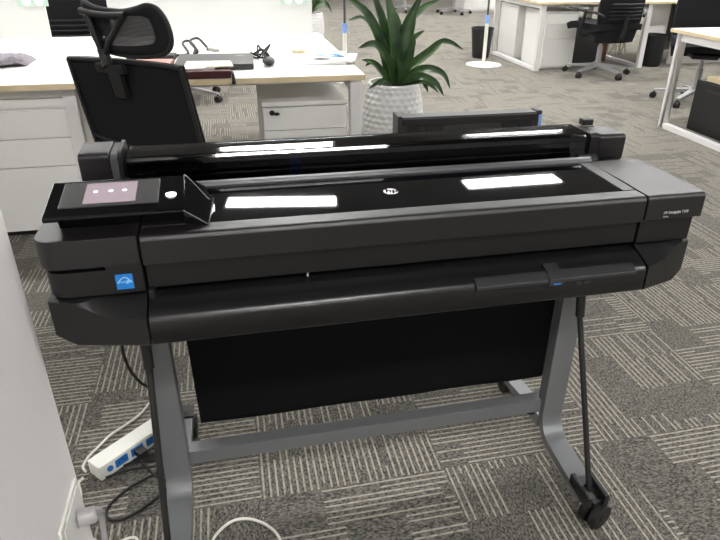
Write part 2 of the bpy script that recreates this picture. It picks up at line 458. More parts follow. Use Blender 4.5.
# seam line highlight under the top edge
# energy label
lb = build('energy_sticker', G().box(-0.532, -0.503, 0.0068, 0.0085, 0.739, 0.769), 'label_blue', lp)
g = G()
arc = [(-0.529+0.024*t, 0.0064, 0.752+0.011*math.sin(PI*t)) for t in [i/10 for i in range(11)]]
g.tube(arc, 0.0012, seg=6, sub=1)
g.add([(-0.5105+math.cos(PI/2+i*PI/5)*(0.005 if i % 2 == 0 else 0.002), 0.0064, 0.7545+math.sin(PI/2+i*PI/5)*(0.005 if i % 2 == 0 else 0.002)) for i in range(10)], [tuple(range(10))])
build('sticker_swoosh', g, 'label_cyan', lb)
lettering('sticker_word', 'energy', 0.0075, (-0.5295, 0.0064, 0.7515), (1,0,0), (0,0,1), 'label_cyan', lb)
build('sticker_bar', G().box(-0.530, -0.505, 0.0064, 0.0070, 0.7405, 0.7455), 'label_blue', lb)

# ---- lower corner modules, bowed and faceted
def lower(sgn, xi, xo):
    s = sgn
    # front outline points: outer (o) to inner (i)
    def X(t): return xo + (xi-xo)*t
    n = 14; top = []; rows = []
    for k in range(n+1):
        t = k/n
        x = X(t)
        yb = 0.012 - 0.057*t            # forward bow of the lower front
        sm = max(0, min(1, (t-0.22)/0.42)); sm = sm*sm*(3-2*sm)
        zc = 0.722 - 0.022*sm if s < 0 else 0.726 - 0.024*sm      # crease height
        yt = yb + (0.016-yb)*sm
        zt = 0.7275
        zb = 0.632
        if t < 0.2: zb = 0.652 - 0.019*(t/0.2)
        else: zb = 0.633 + 0.012*(t-0.2)/0.8
        rows.append([(x, 0.262, zt), (x, max(yt, yb)+0.01, zt), (x, yt, zt-0.003), (x, yb, zc), (x, yb-0.001, zc-0.01), (x, yb, zb+0.003), (x, yb+0.003, zb), (x, 0.262, zb)])
    g = G(); m = len(rows[0]); vs = [p for r in rows for p in r]
    fs = [(i*m+j, i*m+(j+1) % m, (i+1)*m+(j+1) % m, (i+1)*m+j) for i in range(n) for j in range(m)]
    fs += [tuple(range(m)), tuple(range(n*m, (n+1)*m))]
    g.add(vs, fs)
    return g
build('lower_corner_cover', lower(-1, XL-0.003, -0.652), 'body', pl, ang=28)
build('lower_corner_cover', lower(1, XR+0.003, 0.650), 'body', pl, ang=28)

# ---- output tray
tr = build('output_tray', G().prism([(0.15,0.722),(0.08,0.7235),(0.035,0.722),(0.005,0.7175),(-0.02,0.710),(-0.035,0.7035),(-0.042,0.697),(-0.045,0.688),(-0.045,0.650),(-0.041,0.645),(0.15,0.645)], XL+0.001, XR-0.001), 'tray', pl, ang=60)
build('tray_end', G().box(XL+0.001, XL+0.012, 0.0, 0.04, 0.70, 0.735), 'body', tr, bevel=0.002)
g = G()
pr = [(-0.028,0.7085),(-0.034,0.7078),(-0.0505,0.6985),(-0.0512,0.6965),(-0.0512,0.6905),(-0.044,0.6905),(-0.03,0.700)]
g.prism(pr, 0.135, 0.488)
MT['cov'] = mat('dark_grey_cover', (0.026,0.026,0.028), 0.42)
ct = build('flip_down_cover', g, 'cov', tr, ang=50, bevel=0.0008)
build('cover_slot', G().box(0.133, 0.490, -0.0458, -0.03, 0.6745, 0.6900), 'dark', tr)
build('cover_tab', G().prism([(-0.012,0.7165),(-0.036,0.7105),(-0.0535,0.7005),(-0.054,0.686),(-0.05,0.686),(-0.03,0.70),(-0.012,0.71)], 0.290, 0.322), 'cov', ct, bevel=0.001)
build('tab_marker', G().box(0.299, 0.315, -0.0552, -0.0538, 0.6885, 0.6915), 'blue', ct)
build('slot_knob', G().box(0.355, 0.365, -0.0472, -0.04, 0.678, 0.686).box(0.372, 0.386, -0.0472, -0.04, 0.678, 0.686), 'cov', tr)
build('output_roller', G().cyl((XL+0.02,0.115,0.733), (XR-0.02,0.115,0.733), 0.009, 12), 'black', pl)
g = G()
g.box(-0.1895, -0.1865, 0.02, 0.023, 0.722, 0.7315)
build('paper_sensor', g, 'print', pl)

# ---- logo on the lid
g = G()
N_ = 32; cx, cy = 0.004, 0.137
g.prism([(cx+0.0155*math.cos(2*PI*i/N_), cy+0.0155*math.sin(2*PI*i/N_)) for i in range(N_)], 0.8396, 0.8402, axis='z')
lg = build('round_logo', g, 'logo', lid)
lettering('logo_letters', 'hp', 0.027, (cx-0.0125, cy-0.0065, 0.8404), (1,0,0), (0.18,1,0), 'gloss', lg, bold=0.0006)

# ---- control panel pod
def podslab(x0, x1, y0, y1, off0, off1, skew=0.0):
    # points on the tilted top: z = zt(y)
    def zt(y): return 0.868 + (y-0.045)*0.19
    return [(x0,y0,zt(y0)+off0),(x1,y0,zt(y0)+off0),(x1,y1,zt(y1)+off0),(x0,y1,zt(y1)+off0),
            (x0,y0,zt(y0)+off1),(x1,y0,zt(y0)+off1),(x1,y1,zt(y1)+off1),(x0,y1,zt(y1)+off1)]
BF = [(0,3,2,1),(4,5,6,7),(0,1,5,4),(1,2,6,5),(2,3,7,6),(3,0,4,7)]
g = G(); g.prism([(0.064,0.838),(0.056,0.862),(0.15,0.884),(0.16,0.838)], -0.618, -0.398)
pod = build('control_panel', g, 'gloss', pl)
g = G()
g.prism([(0.042,0.862),(0.040,0.868),(0.045,0.872),(0.160,0.894),(0.168,0.890),(0.168,0.880)], -0.638, -0.404)
build('panel_bezel', g, 'gloss', pod, bevel=0.0015)
# right wing of the pod that folds down to the lid
g = G()
xa, xb = -0.404, -0.362
g.add([(xa,0.042,0.868),(xa,0.165,0.892),(xb,0.030,0.842),(xb+0.01,0.115,0.850),(xa,0.042,0.84),(xa,0.165,0.84),(xb,0.030,0.838),(xb+0.01,0.115,0.838),(xb-0.006,0.165,0.868),(xb-0.006,0.165,0.838)],
      [(0,2,3,8,1),(4,5,9,7,6),(0,4,6,2),(2,6,7,3),(3,7,9,8),(8,9,5,1),(1,5,4,0)])
build('panel_wing', g, 'gloss', pod, bevel=0.0015)
g = G()
g.tube([(xa,0.165,0.893),(xa+0.01,0.150,0.889),(xb+0.004,0.120,0.853),(xb+0.009,0.128,0.856)], 0.0012, 6, sub=4)
g.tube([(xa,0.041,0.869),(xb,0.029,0.843),(xb+0.008,0.115,0.852)], 0.0010, 6, sub=1)
build('wing_highlight', g, 'body_light', pod)  # light grey tubes stand in for bright highlights along the wing edges
g = G().add(podslab(-0.616,-0.447,0.066,0.150,0.004,0.0070), BF)
sur = build('screen_surround', g, 'cov', pod, bevel=0.002)
g = G().add(podslab(-0.576,-0.487,0.074,0.142,0.0071,0.0079), BF)
sc_ = build('touch_screen', g, 'screenglass', pod)
g = G()
for x in (-0.558, -0.532, -0.508):
    g.prism([(x+0.0040*math.cos(2*PI*i/12), 0.112+0.0040*math.sin(2*PI*i/12)) for i in range(12)], 0.8885, 0.8897, axis='z')
build('screen_icons', g, 'icon', sc_)
g = G().prism([(-0.426+0.0095*math.cos(2*PI*i/20), 0.092+0.0085*math.sin(2*PI*i/20)) for i in range(20)], 0.878, 0.8835, axis='z')
build('home_button', g, 'led', pod)

# ---- roll cover
def zarc(y):  # outer profile of the cover, (y, z)
    return y
prof_out = [(0.300,0.818),(0.306,0.824),(0.310,0.845),(0.3115,0.868),(0.3135,0.879),(0.3170,0.8850),(0.321,0.8868),(0.353,0.88835),(0.395,0.88945),(0.405,0.885)]
prof_in = [(0.401,0.883),(0.394,0.8865),(0.353,0.8853),(0.323,0.8838),(0.3195,0.882),(0.3165,0.876),(0.3145,0.867),(0.313,0.845),(0.3095,0.826),(0.303,0.820)]
build('roll_cover', G().prism(prof_out+prof_in, -0.530, 0.545), 'smoke', pl, ang=1)
ru = G().cyl((-0.52,0.362,0.842), (-0.16,0.362,0.842), 0.014, 16)
sp = build('spindle', ru, 'dark', pl)
build('spindle_hub', G().cyl((-0.182,0.362,0.842), (-0.160,0.362,0.842), 0.038, 24), 'blue', sp)
build('paper_roll', G().cyl((-0.158,0.362,0.842), (0.462,0.362,0.842), 0.034, 28), 'rollgrey', sp)
build('roll_well', G().prism([(0.268,0.79),(0.268,0.812),(0.30,0.816),(0.33,0.80),(0.40,0.80),(0.403,0.875),(0.408,0.875),(0.408,0.79)], -0.545, 0.56), 'dark', pl)
build('rear_panel', G().prism([(0.31,0.62),(0.31,0.80),(0.41,0.80),(0.41,0.878),(0.418,0.872),(0.418,0.62)], -0.60, 0.625), 'black', pl, bevel=0.003)
def cap(x0, x1, zf, zb):
    return G().prism([(0.316,0.812),(0.310,0.822),(0.308,zf-0.012),(0.311,zf-0.004),(0.320,zf),(0.395,zb),(0.408,zb-0.008),(0.412,zb-0.03),(0.412,0.812)], x0, x1)
c1 = build('left_end_cap', cap(-0.624, -0.562, 0.901, 0.903), 'body_grey', pl, bevel=0.003)
build('cap_collar', cap(-0.561, -0.546, 0.897, 0.900), 'body_light', c1, bevel=0.001)
build('cap_collar_edge', cap(-0.5455, -0.538, 0.904, 0.905), 'body_grey', c1, bevel=0.001)
build('hinge_bracket', G().box(-0.537, -0.515, 0.285, 0.312, 0.818, 0.832), 'cov', c1, bevel=0.002)
c2 = build('right_end_cap', cap(0.582, 0.655, 0.883, 0.880), 'body_grey', pl, bevel=0.004)
build('cap_collar', cap(0.556, 0.581, 0.886, 0.884), 'body', c2, bevel=0.002)
build('cap_grip', G().prism([(0.285,0.80),(0.290,0.830),(0.305,0.838),(0.312,0.80)], 0.525, 0.575), 'cov', c2, bevel=0.002)
build('rear_latch', G().box(0.575, 0.605, 0.385, 0.41, 0.885, 0.902), 'black', pl, bevel=0.004)

# ---- stand
st = None
def leg(x0, x1):
    # side profile (Y,Z): front face of post at Y .18, sweeping into the front foot
    pr = []
    pr += [(0.150,0.64),(0.158,0.15)]
    for i in range(7):
        a = i/6*PI/2*0.86
        pr.append((0.100+0.058*math.cos(a), 0.140-0.056*math.sin(a)))
    pr += [(-0.060,0.070),(-0.067,0.066),(-0.067,0.046),(0.09,0.055),(0.14,0.066),(0.165,0.090),(0.18,0.125),(0.196,0.18),(0.190,0.64)]
    return G().prism(pr, x0, x1)
for (x0, x1) in ((-0.543,-0.482),(0.458,0.518)):
    L_ = build('leg', leg(x0, x1), 'steel', pl, bevel=0.003, ang=40)
    build('rear_foot', G().prism([(0.185,0.115),(0.185,0.075),(0.455,0.052),(0.455,0.072)], x0+0.006, x1-0.010), 'steel', L_, bevel=0.002)
build('crossbar', G().box(-0.483, 0.459, 0.176, 0.214, 0.140, 0.180), 'steel', pl, bevel=0.002)
build('stand_bolt', G().cyl((0.44,0.195,0.128),(0.44,0.195,0.141),0.014,14), 'dark', pl)
def caster(cx, cy, front):
    g = G(); c = Vector((cx, cy, 0.034))
    ax = Vector((0.35, -0.94, 0)).normalized() if front else Vector((1, 0, 0))
    fwd = Vector((-ax.y, ax.x, 0))
    for q in (-1, 1):
        g.cyl(c+ax*(0.015*q-0.0095), c+ax*(0.015*q+0.0095), 0.034, 28)
    g.cyl(c-ax*0.027, c+ax*0.027, 0.010, 14)
    w = build('caster', g, 'rubber', pl, bevel=0.002)
    h = G()
    h.obox(c+Z*0.026, fwd, ax, Z, 0.012, 0.0045, 0.022)
    h.obox(c+Z*0.042+Vector((0,0.012,0)), fwd, ax, Z, 0.026, 0.020, 0.006)
    build('caster_fork', h, 'black', w, bevel=0.002)
    return w
Z = Vector((0, 0, 1))
for x in (-0.510, 0.493):
    caster(x, -0.090, True); caster(x, 0.445, False)
# black foot brackets and the thin rods of the paper bin
for x in (-0.524, 0.486):
    g = G()
    g.box(x-0.030, x-0.016, -0.105, -0.015, 0.066, 0.100); g.box(x+0.016, x+0.030, -0.105, -0.015, 0.066, 0.100)
    g.box(x-0.030, x+0.030, -0.050, -0.018, 0.072, 0.088)
    b_ = build('foot_bracket', g, 'black', pl, bevel=0.004)
    r_ = build('bin_rod', G().tube([(x, -0.062, 0.080), (x, 0.128, 0.52), (x, 0.138, 0.60)], 0.0072, 10, sub=1), 'rubber', pl)
    build('rod_clip', G().cyl((x,0.114,0.488),(x,0.140,0.640),0.0112,14), 'black', r_)
# black fabric bin hanging below
rows = []
ctrl = [(0.200,0.645),(0.203,0.60),(0.214,0.50),(0.227,0.40),(0.24,0.30),(0.252,0.215),(0.258,0.195),(0.268,0.188),(0.285,0.20),(0.31,0.30),(0.34,0.45),(0.36,0.62)]
for (y, z) in ctrl:
    rows.append([(-0.452+0.948*k/10, y+0.002*math.sin(k*1.7+z*9), z) for k in range(11)])
build('paper_bin', G().sheet(rows, 0.002), 'fabric', pl, ang=60)

# ================================================================ cords and power strip
tag_o = single('power_cable', G().tube([(-0.600,0.30,0.625),(-0.611,0.30,0.427),(-0.611,0.30,0.40),(-0.604,0.30,0.358),(-0.587,0.30,0.318),(-0.560,0.31,0.27),(-0.555,0.33,0.15),(-0.57,0.335,0.05),(-0.585,0.36,0.006),(-0.66,0.36,0.006)], 0.0038, 8), 'rubber', 'black power cable dropping from under the left end of the plotter', 'cable')
ux, uy = math.cos(math.radians(42)), math.sin(math.radians(42))
A = Vector((ux, uy, 0)); B = Vector((-uy, ux, 0)); Z = Vector((0,0,1))
s0 = Vector((-0.752, 0.330, 0)); ln = 0.27
ps = thing('power_strip', 'long white power strip with blue sockets on the carpet behind the left leg', 'power strip', tuple(s0), 0)
build('casing', G().obox(s0+A*ln/2+Z*0.0235, A, B, Z, ln/2, 0.027, 0.0235), 'white_plastic', ps, bevel=0.004)
fc = s0 - B*0.0272 + Z*0.025
build('switch', G().cyl(fc+A*0.030, fc+A*0.030-B*0.003, 0.0085, 18), 'blue', ps)
for k in range(4):
    c = fc + A*(0.066+0.050*k)
    o = build('socket', G().obox(c-B*0.0005, A, B, Z, 0.019, 0.0012, 0.0125), 'blue', ps)
    build('socket_slots', G().obox(c-B*0.0018+A*0.008, A, B, Z, 0.0012, 0.0004, 0.004).obox(c-B*0.0018-A*0.008, A, B, Z, 0.0012, 0.0004, 0.004).obox(c-B*0.0018+Z*0.006, A, B, Z, 0.004, 0.0004, 0.0012), 'dark', o)
c = fc + A*0.116
pg = thing('plug_lead', 'black plug and lead pushed into the second blue socket of the power strip', 'plug', (c.x, c.y, 0), 0)
build('plug', G().obox(c-B*0.018, A, B, Z, 0.013, 0.0155, 0.010), 'rubber', pg, bevel=0.003)
q = c-B*0.032
build('lead', G().tube([tuple(q), (-0.632,0.345,0.018), (-0.609,0.316,0.006), (-0.581,0.281,0.005), (-0.55,0.26,0.005)], 0.0035, 8), 'rubber', pg)
single('looped_cable', G().tube([(-0.55,0.335,0.006),(-0.571,0.32,0.005),(-0.608,0.298,0.005),(-0.657,0.269,0.005),(-0.696,0.227,0.005),(-0.706,0.196,0.005),(-0.693,0.171,0.005),(-0.664,0.165,0.005),(-0.623,0.185,0.005),(-0.577,0.224,0.005),(-0.55,0.245,0.005)], 0.0038, 8), 'rubber', 'black cable lying in a long narrow loop on the carpet beside the left leg', 'cable')
single('thin_cable', G().tube([(-0.555,0.392,0.005),(-0.588,0.381,0.005),(-0.64,0.372,0.005),(-0.683,0.352,0.005)], 0.0035, 8), 'rubber', 'upper of two short black cables running along the front of the power strip', 'cable')
single('thin_cable', G().tube([(-0.55,0.318,0.008),(-0.584,0.322,0.013),(-0.664,0.335,0.005),(-0.725,0.318,0.005)], 0.0035, 8), 'rubber', 'lower of two short black cables running along the front of the power strip', 'cable')
single('white_cable', G().tube([(-0.778,0.345,0.012),(-0.79,0.372,0.008),(-0.782,0.41,0.005),(-0.765,0.44,0.005),(-0.736,0.488,0.005),(-0.699,0.523,0.005),(-0.656,0.573,0.005),(-0.625,0.645,0.005)], 0.0036, 8), 'cord_white', 'white cable curving over the carpet behind the power strip', 'cable')
single('white_cable', G().tube([(-0.779,0.322,0.014),(-0.79,0.31,0.008),(-0.782,0.285,0.005),(-0.772,0.24,0.005),(-0.757,0.18,0.005),(-0.735,0.13,0.005),(-0.70,0.10,0.005),(-0.666,0.096,0.005),(-0.636,0.103,0.005),(-0.62,0.092,0.005),(-0.622,0.05,0.005)], 0.0036, 8), 'cord_white', 'white cable running from the strip end round the wall corner', 'cable')
single('white_cable', G().tube([(-0.458,-0.12,0.005),(-0.456,-0.03,0.005),(-0.444,0.048,0.005),(-0.42,0.084,0.005),(-0.388,0.102,0.005),(-0.351,0.097,0.005),(-0.316,0.073,0.005),(-0.291,0.041,0.005),(-0.28,0.003,0.005),(-0.275,-0.06,0.005)], 0.0036, 8), 'cord_white', 'white cable arching on the carpet in front of the crossbar at the frame bottom', 'cable')
# wall socket plate with clear plug
wp = thing('wall_socket', 'white wall socket plate low on the wall end at lower left', 'wall socket', (-0.70, -0.02, 0.15), 0)
build('plate', G().box(-0.6995, -0.692, -0.115, 0.030, 0.17, 0.292), 'white_plastic', wp, bevel=0.003)
build('plate_inset', G().box(-0.6925, -0.6905, -0.10, 0.018, 0.182, 0.28), 'white', wp, bevel=0.0005)
pg = thing('wall_plug', 'translucent grey plug in the wall socket with its lead hanging down', 'plug', (-0.67, 0.0, 0.20), 0)
g = G(); g.cyl((-0.690,-0.03,0.235), (-0.655,-0.02,0.232), 0.019, 16, 0.016); g.cyl((-0.664,-0.03,0.232),(-0.66,0.012,0.205),0.014,14,0.010)
build('plug_body', g, 'clear_grey', pg, bevel=0.002)
build('plug_lead', G().tube([(-0.66,0.012,0.205),(-0.662,0.028,0.17),(-0.668,0.034,0.12),(-0.672,0.036,0.06),(-0.665,0.04,0.010),(-0.66,0.02,0.005),(-0.66,-0.05,0.005)], 0.006, 10), 'clear_grey', pg)

# ================================================================ furniture
def closed_frame(g, x0, x1, y0, y1, zt=0.715, w=0.05):
    """rectangular loop leg in the YZ plane: two posts, top and bottom bar"""
    g.box(x0, x1, y0, y0+w, 0.0, zt); g.box(x0, x1, y1-w, y1, 0.0, zt)
    g.box(x0, x1, y0+w, y1-w, 0.0, w*0.7); g.box(x0, x1, y0+w, y1-w, zt-w, zt)
    return g
def desk(name, label, x0, x1, y0, y1, frames, extra=None, w=0.05):
    d = thing(name, label, 'desk', ((x0+x1)/2, (y0+y1)/2, 0))
    top = build('desktop', G().box(x0+0.002, x1-0.002, y0+0.002, y1-0.002, 0.717, 0.7415), 'desk', d)
    g = G(); g.box(x0, x1, y0, y0+0.004, 0.716, 0.741); g.box(x0, x1, y1-0.004, y1, 0.716, 0.741)
    g.box(x0, x0+0.004, y0+0.004, y1-0.004, 0.716, 0.741); g.box(x1-0.004, x1, y0+0.004, y1-0.004, 0.716, 0.741)
    build('edge_band', g, 'maple', top)
    for (a, b, c, e) in frames:
        build('leg_frame', closed_frame(G(), a, b, c, e, w=w), 'white_steel', d, bevel=0.002)
    g = G(); g.box(frames[0][1], frames[-1][0], frames[0][2]+0.10, frames[0][2]+0.13, 0.675, 0.7155)
    build('rail', g, 'white_steel', d)
    return d
def pedestal(label, x0, x1, y0, y1, h, cuts, lock=True, face=-1, gr=None):
    d = thing('drawer_pedestal', label, 'drawer unit', ((x0+x1)/2, (y0+y1)/2, 0), 0, gr)
    fy = y0 if face < 0 else y1
    b0, b1 = (y0+0.019, y1) if face < 0 else (y0, y1-0.019)
    build('carcass', G().box(x0, x1, b0, b1, 0.02, h-0.022).box(x0+0.02, x1-0.02, y0+0.04, y1-0.04, 0.0, 0.021), 'white', d)
    build('top_panel', G().box(x0-0.002, x1+0.002, y0-0.002, y1+0.002, h-0.021, h), 'white', d, bevel=0.002)
    zs = [0.024] + cuts + [h-0.025]
    for i in range(len(zs)-1):
        q = build('drawer_front', G().box(x0+0.002, x1-0.002, fy if face < 0 else fy-0.018, fy+0.018 if face < 0 else fy, zs[i]+0.002, zs[i+1]-0.002), 'white', d, bevel=0.0015)
    if lock:
        zl = zs[-1]-0.026; xl = x0+0.045
        build('lock', G().cyl((xl, fy-0.006, zl), (xl, fy, zl), 0.013, 16).ball((xl+0.022, fy-0.012, zl-0.004), 0.011, (1.3,0.8,0.7)), 'rubber', q)
    return d

# ---- near left desk
D1 = desk('office_desk', 'long white desk with maple edging behind the plotter, left of the plant', -2.6, 0.330, 1.925, 3.46,
          [(-1.03,-0.975,2.0,3.38),(0.262,0.318,1.95,3.40)])
pedestal('white drawer unit with a black lock under the right end of the long desk', -0.155, 0.262, 2.05, 2.60, 0.60, [0.24,0.46])
# white cabinet at left under the desk
cb = thing('storage_cabinet', 'low white drawer cabinet under the left part of the long desk', 'cabinet', (-1.8, 2.3, 0))
build('carcass', G().box(-2.5, -1.035, 2.05, 2.6, 0.03, 0.705).box(-2.5, -1.06, 2.08, 2.55, 0.0, 0.03), 'white', cb)
build('base_strip', G().box(-2.5, -1.04, 2.062, 2.07, 0.0, 0.029), 'dark', cb)
for z0, z1 in ((0.032,0.345),(0.349,0.478),(0.482,0.605),(0.620,0.66)):
    build('drawer_front', G().box(-2.5, -1.037, 2.03, 2.05, z0, z1), 'white', cb, bevel=0.0015)

# ---- partitions standing on the desk's back edge
def partition(label, x0, x1, sx):
    p = thing('desk_partition', label, 'partition', ((x0+x1)/2, 3.445, 0.7415))
    build('screen', G().box(x0, x1, 3.43, 3.455, 0.7425, 1.30), 'partition', p, bevel=0.002)
    pl_ = build('socket_plate', G().box(sx, sx+0.175, 3.4255, 3.4298, 0.925, 1.00), 'green', p, bevel=0.001)
    for k in (0.055, 0.125):
        build('socket', G().cyl((sx+k, 3.4225, 0.952), (sx+k, 3.4252, 0.952), 0.024, 20), 'logo', pl_)
partition('white desk partition at far left behind the patterned cloth', -2.6, -1.36, -1.51)
partition('white desk partition running behind the laptop and mouse', -1.00, 0.285, 0.075)

# ---- second row of desks seen through the gap
desk('office_desk', 'white desk with maple edge glimpsed through the gap between the two partitions', -3.6, 0.0, 5.72, 7.1, [(-3.5,-3.44,5.78,7.04),(-0.12,-0.06,5.78,7.04)])

# ---- right rows
D2 = desk('office_desk', 'white desk at the top right behind the black task chair', 3.08, 6.6, 5.72, 7.12, [(3.13,3.19,5.76,7.08),(4.46,4.52,5.76,7.08)])
pedestal('white three-drawer unit left of the black task chair', 3.245, 3.64, 5.84, 6.38, 0.635, [0.34,0.49], lock=False)
pedestal('white drawer unit behind the white pole, at the far left end of its desk', 3.225, 3.62, 6.56, 7.08, 0.635, [0.34,0.49], lock=False, face=1)
g = G().box(4.90, 6.6, 6.35, 6.37, 0.10, 0.70)
md = build('modesty_panel', g, 'panelgrey', D2)
g = G().box(5.0, 6.6, 5.96, 5.985, 0.0, 0.714)
single('office_divider', g, 'panelgrey', 'grey divider panel behind the waste bin under the top right desk', 'divider panel')
single('pale_panel_area', G().box(4.68, 4.99, 6.08, 6.10, 0.0, 0.70), 'white', 'paler panel area under the desk above the right waste bin', 'board')  # paler area beside the grey divider, built as its own white sheet
ct_ = thing('computer_tower', 'black computer tower under the top right desk behind the task chair', 'computer', (3.93, 6.3, 0))
build('case', G().box(3.78, 4.12, 6.12, 6.5, 0.0, 0.50), 'black', ct_, bevel=0.006)
build('front_bezel', G().box(3.80, 4.10, 6.112, 6.122, 0.02, 0.48), 'cov', ct_, bevel=0.003)
bx = single('cardboard_box', G().box(4.20, 4.36, 6.30, 6.45, 0.0, 0.24), 'brown', 'small brown cardboard box under the desk behind the task chair', 'box', bevel=0.002)
random.seed(3)
cb_ = thing('cable_bundle', 'tangle of yellow and white cables hanging under the top right desk', 'cables', (4.7, 6.6, 0))
for k in range(7):
    x = 4.58+0.04*k; pts = [(x+random.uniform(-.03,.03), 6.6+random.uniform(-.05,.05), 0.71-0.1*i+random.uniform(-.02,.02)) for i in range(7)]
    pts[-1] = (pts[-1][0], pts[-1][1], 0.02)
    build('cable', G().tube(pts, 0.008, 6, 4), 'cable_y' if k % 2 else 'cord_white', cb_)

# ---- near right desk
D3 = desk('office_desk', 'white desk with maple edging cut by the right edge of the picture', 3.035, 5.2, 1.75, 3.40, [(3.055,3.105,1.85,3.335),(5.05,5.10,1.85,3.335)], w=0.055)
ped = thing('mobile_pedestal', 'black mobile pedestal inside the leg frame at the right edge', 'drawer unit', (3.5, 2.8, 0))
build('carcass', G().box(3.245, 3.66, 2.3, 3.235, 0.0, 0.385), 'black', ped, bevel=0.004)
build('drawer_front', G().box(3.236, 3.246, 2.32, 3.22, 0.02, 0.375), 'black', ped, bevel=0.002)
build('handle', G().box(3.228, 3.237, 2.6, 3.1, 0.318, 0.334), 'cov', ped, bevel=0.002)
single('wooden_tray', G().box(3.26, 3.62, 2.5, 3.16, 0.386, 0.42), 'maple', 'pale wooden tray lying on the black pedestal', 'tray', bevel=0.003)
single('brown_cup', G().lathe([(0.03,0),(0.036,0.005),(0.04,0.09),(0.036,0.09),(0.032,0.012),(0.001,0.01)], (3.50,3.34,0.742), 24), 'brown', 'small brown cup on the near right desk at the picture edge', 'cup')

# ---- task chairs
def task_chair(name, label, loc, rz, group=None, arms=True):
    """faces local +Y; origin on floor below the column"""
    t = thing(name, label, 'office chair', loc, rz, group)
    b = G()
    for k in range(5):
        a = PI/2+2*PI*k/5+0.70; d = Vector((math.cos(a), math.sin(a), 0)); s_ = Vector((-d.y, d.x, 0))
        p0 = Vector((0,0,0.115)); p1 = d*0.315+Vector((0,0,0.075))
        vs = [p0+s_*0.028+Z*0.012, p0-s_*0.028+Z*0.012, p0-s_*0.028-Z*0.025, p0+s_*0.028-Z*0.025,
              p1+s_*0.017+Z*0.008, p1-s_*0.017+Z*0.008, p1-s_*0.017-Z*0.010, p1+s_*0.017-Z*0.010]
        b.add(vs, [(0,1,2,3),(7,6,5,4),(0,4,5,1),(1,5,6,2),(2,6,7,3),(3,7,4,0)])
    b.cyl((0,0,0.08),(0,0,0.14),0.035,18)
    base = build('star_base', b, 'chrome', t, local=True, bevel=0.002)
    for k in range(5):
        a = PI/2+2*PI*k/5+0.70; d = Vector((math.cos(a), math.sin(a), 0)); s_ = Vector((-d.y, d.x, 0))
        c = d*0.315+Z*0.028
        g = G()
        for q in (-1, 1): g.cyl(c+s_*0.012*q-s_*0.009, c+s_*0.012*q+s_*0.009, 0.028, 18)
        g.cyl(d*0.312+Z*0.03, d*0.312+Z*0.07, 0.009, 10)
        build('caster', g, 'rubber', base, local=True, bevel=0.002)
    build('gas_column', G().cyl((0,0,0.14),(0,0,0.30),0.026,18).cyl((0,0,0.30),(0,0,0.42),0.016,16), 'chrome', t, local=True)
    build('tilt_mechanism', G().box(-0.10,0.10,-0.14,0.10,0.385,0.425), 'black', t, local=True, bevel=0.01)
    rows = []
    for i in range(9):
        v = i/8; y = -0.25+0.50*v
        rows.append([((-0.25+0.5*j/8)*(0.94+0.06*math.sin(v*PI)), y, 0.485+0.012*math.cos((j/8-0.5)*PI)-0.035*max(0,(v-0.75)/0.25)**2) for j in range(9)])
    build('seat', G().sheet(rows, 0.06), 'mesh', t, local=True, ang=50)
    rows = []
    for i in range(13):
        v = i/12; z = 0.36+0.64*v
        wd = 0.215+0.035*math.sin(v*PI*0.9)
        rib = 0.006*math.sin(v*60) if 0.3 < v < 0.62 else 0
        rows.append([(-wd+2*wd*j/10, -0.235-0.10*v+0.06*v*v+0.05*abs(j/5-1)**2-rib, z-(0.03*abs(j/5-1)**3 if v > 0.9 else 0)) for j in range(11)])
    bk = build('backrest', G().sheet(rows[::-1], 0.03), 'mesh', t, local=True, ang=60)
    g = G()
    for q in range(5):
        z = 0.60+0.035*q; v = (z-0.36)/0.64
        yb = -0.235-0.10*v+0.06*v*v-0.038
        g.tube([(-0.17,yb+0.028,z),(0,yb,z),(0.17,yb+0.028,z)], 0.007, 6, 5)
    build('back_ribs', g, 'black', bk, local=True)
    build('back_support', G().tube([(0,-0.10,0.40),(0,-0.24,0.395),(0,-0.29,0.46),(0,-0.315,0.62)], 0.022, 10, 5), 'black', t, local=True)
    if arms:
        for sx in (-1, 1):
            g = G()
            g.tube([(sx*0.20,-0.02,0.41),(sx*0.285,-0.03,0.43),(sx*0.305,-0.06,0.52),(sx*0.30,-0.10,0.665)], 0.017, 10, 6)
            g.tube([(sx*0.30,-0.10,0.665),(sx*0.30,0.05,0.68),(sx*0.295,0.16,0.675)], 0.020, 10, 4)
            g.tube([(sx*0.30,-0.10,0.665),(sx*0.27,-0.22,0.655),(sx*0.22,-0.27,0.62)], 0.014, 10, 4)
            build('armrest', g, 'black', t, local=True)
    return t
tc0 = task_chair('task_chair', 'black task chair with ribbed back and silver star base at the top right desk', (3.74, 5.46, 0), math.radians(6))
tc0.scale = (1.12, 1.12, 1.03)
cr_ = dup(tc0, (3.92, 4.05, 0), math.radians(152), 'black chair tucked behind the near right desk, partly hidden by its leg frame')
for ch in list(cr_.children):
    if ch.name.startswith('armrest'): bpy.data.objects.remove(ch)
dup(tc0, (-1.42, 4.55, 0), math.radians(10), 'black chair seen through the gap between the desk partitions')
dup(tc0, (-0.70, 4.98, 0), math.radians(-20), 'chair behind the long desk whose caster shows under the desktop')
dup(tc0, (4.35, 12.1, 0), math.radians(150), 'distant black chair at the top centre, beside the far white cabinets')
dup(tc0, (3.45, 12.6, 0), math.radians(200), 'distant black chair behind the plant leaves')

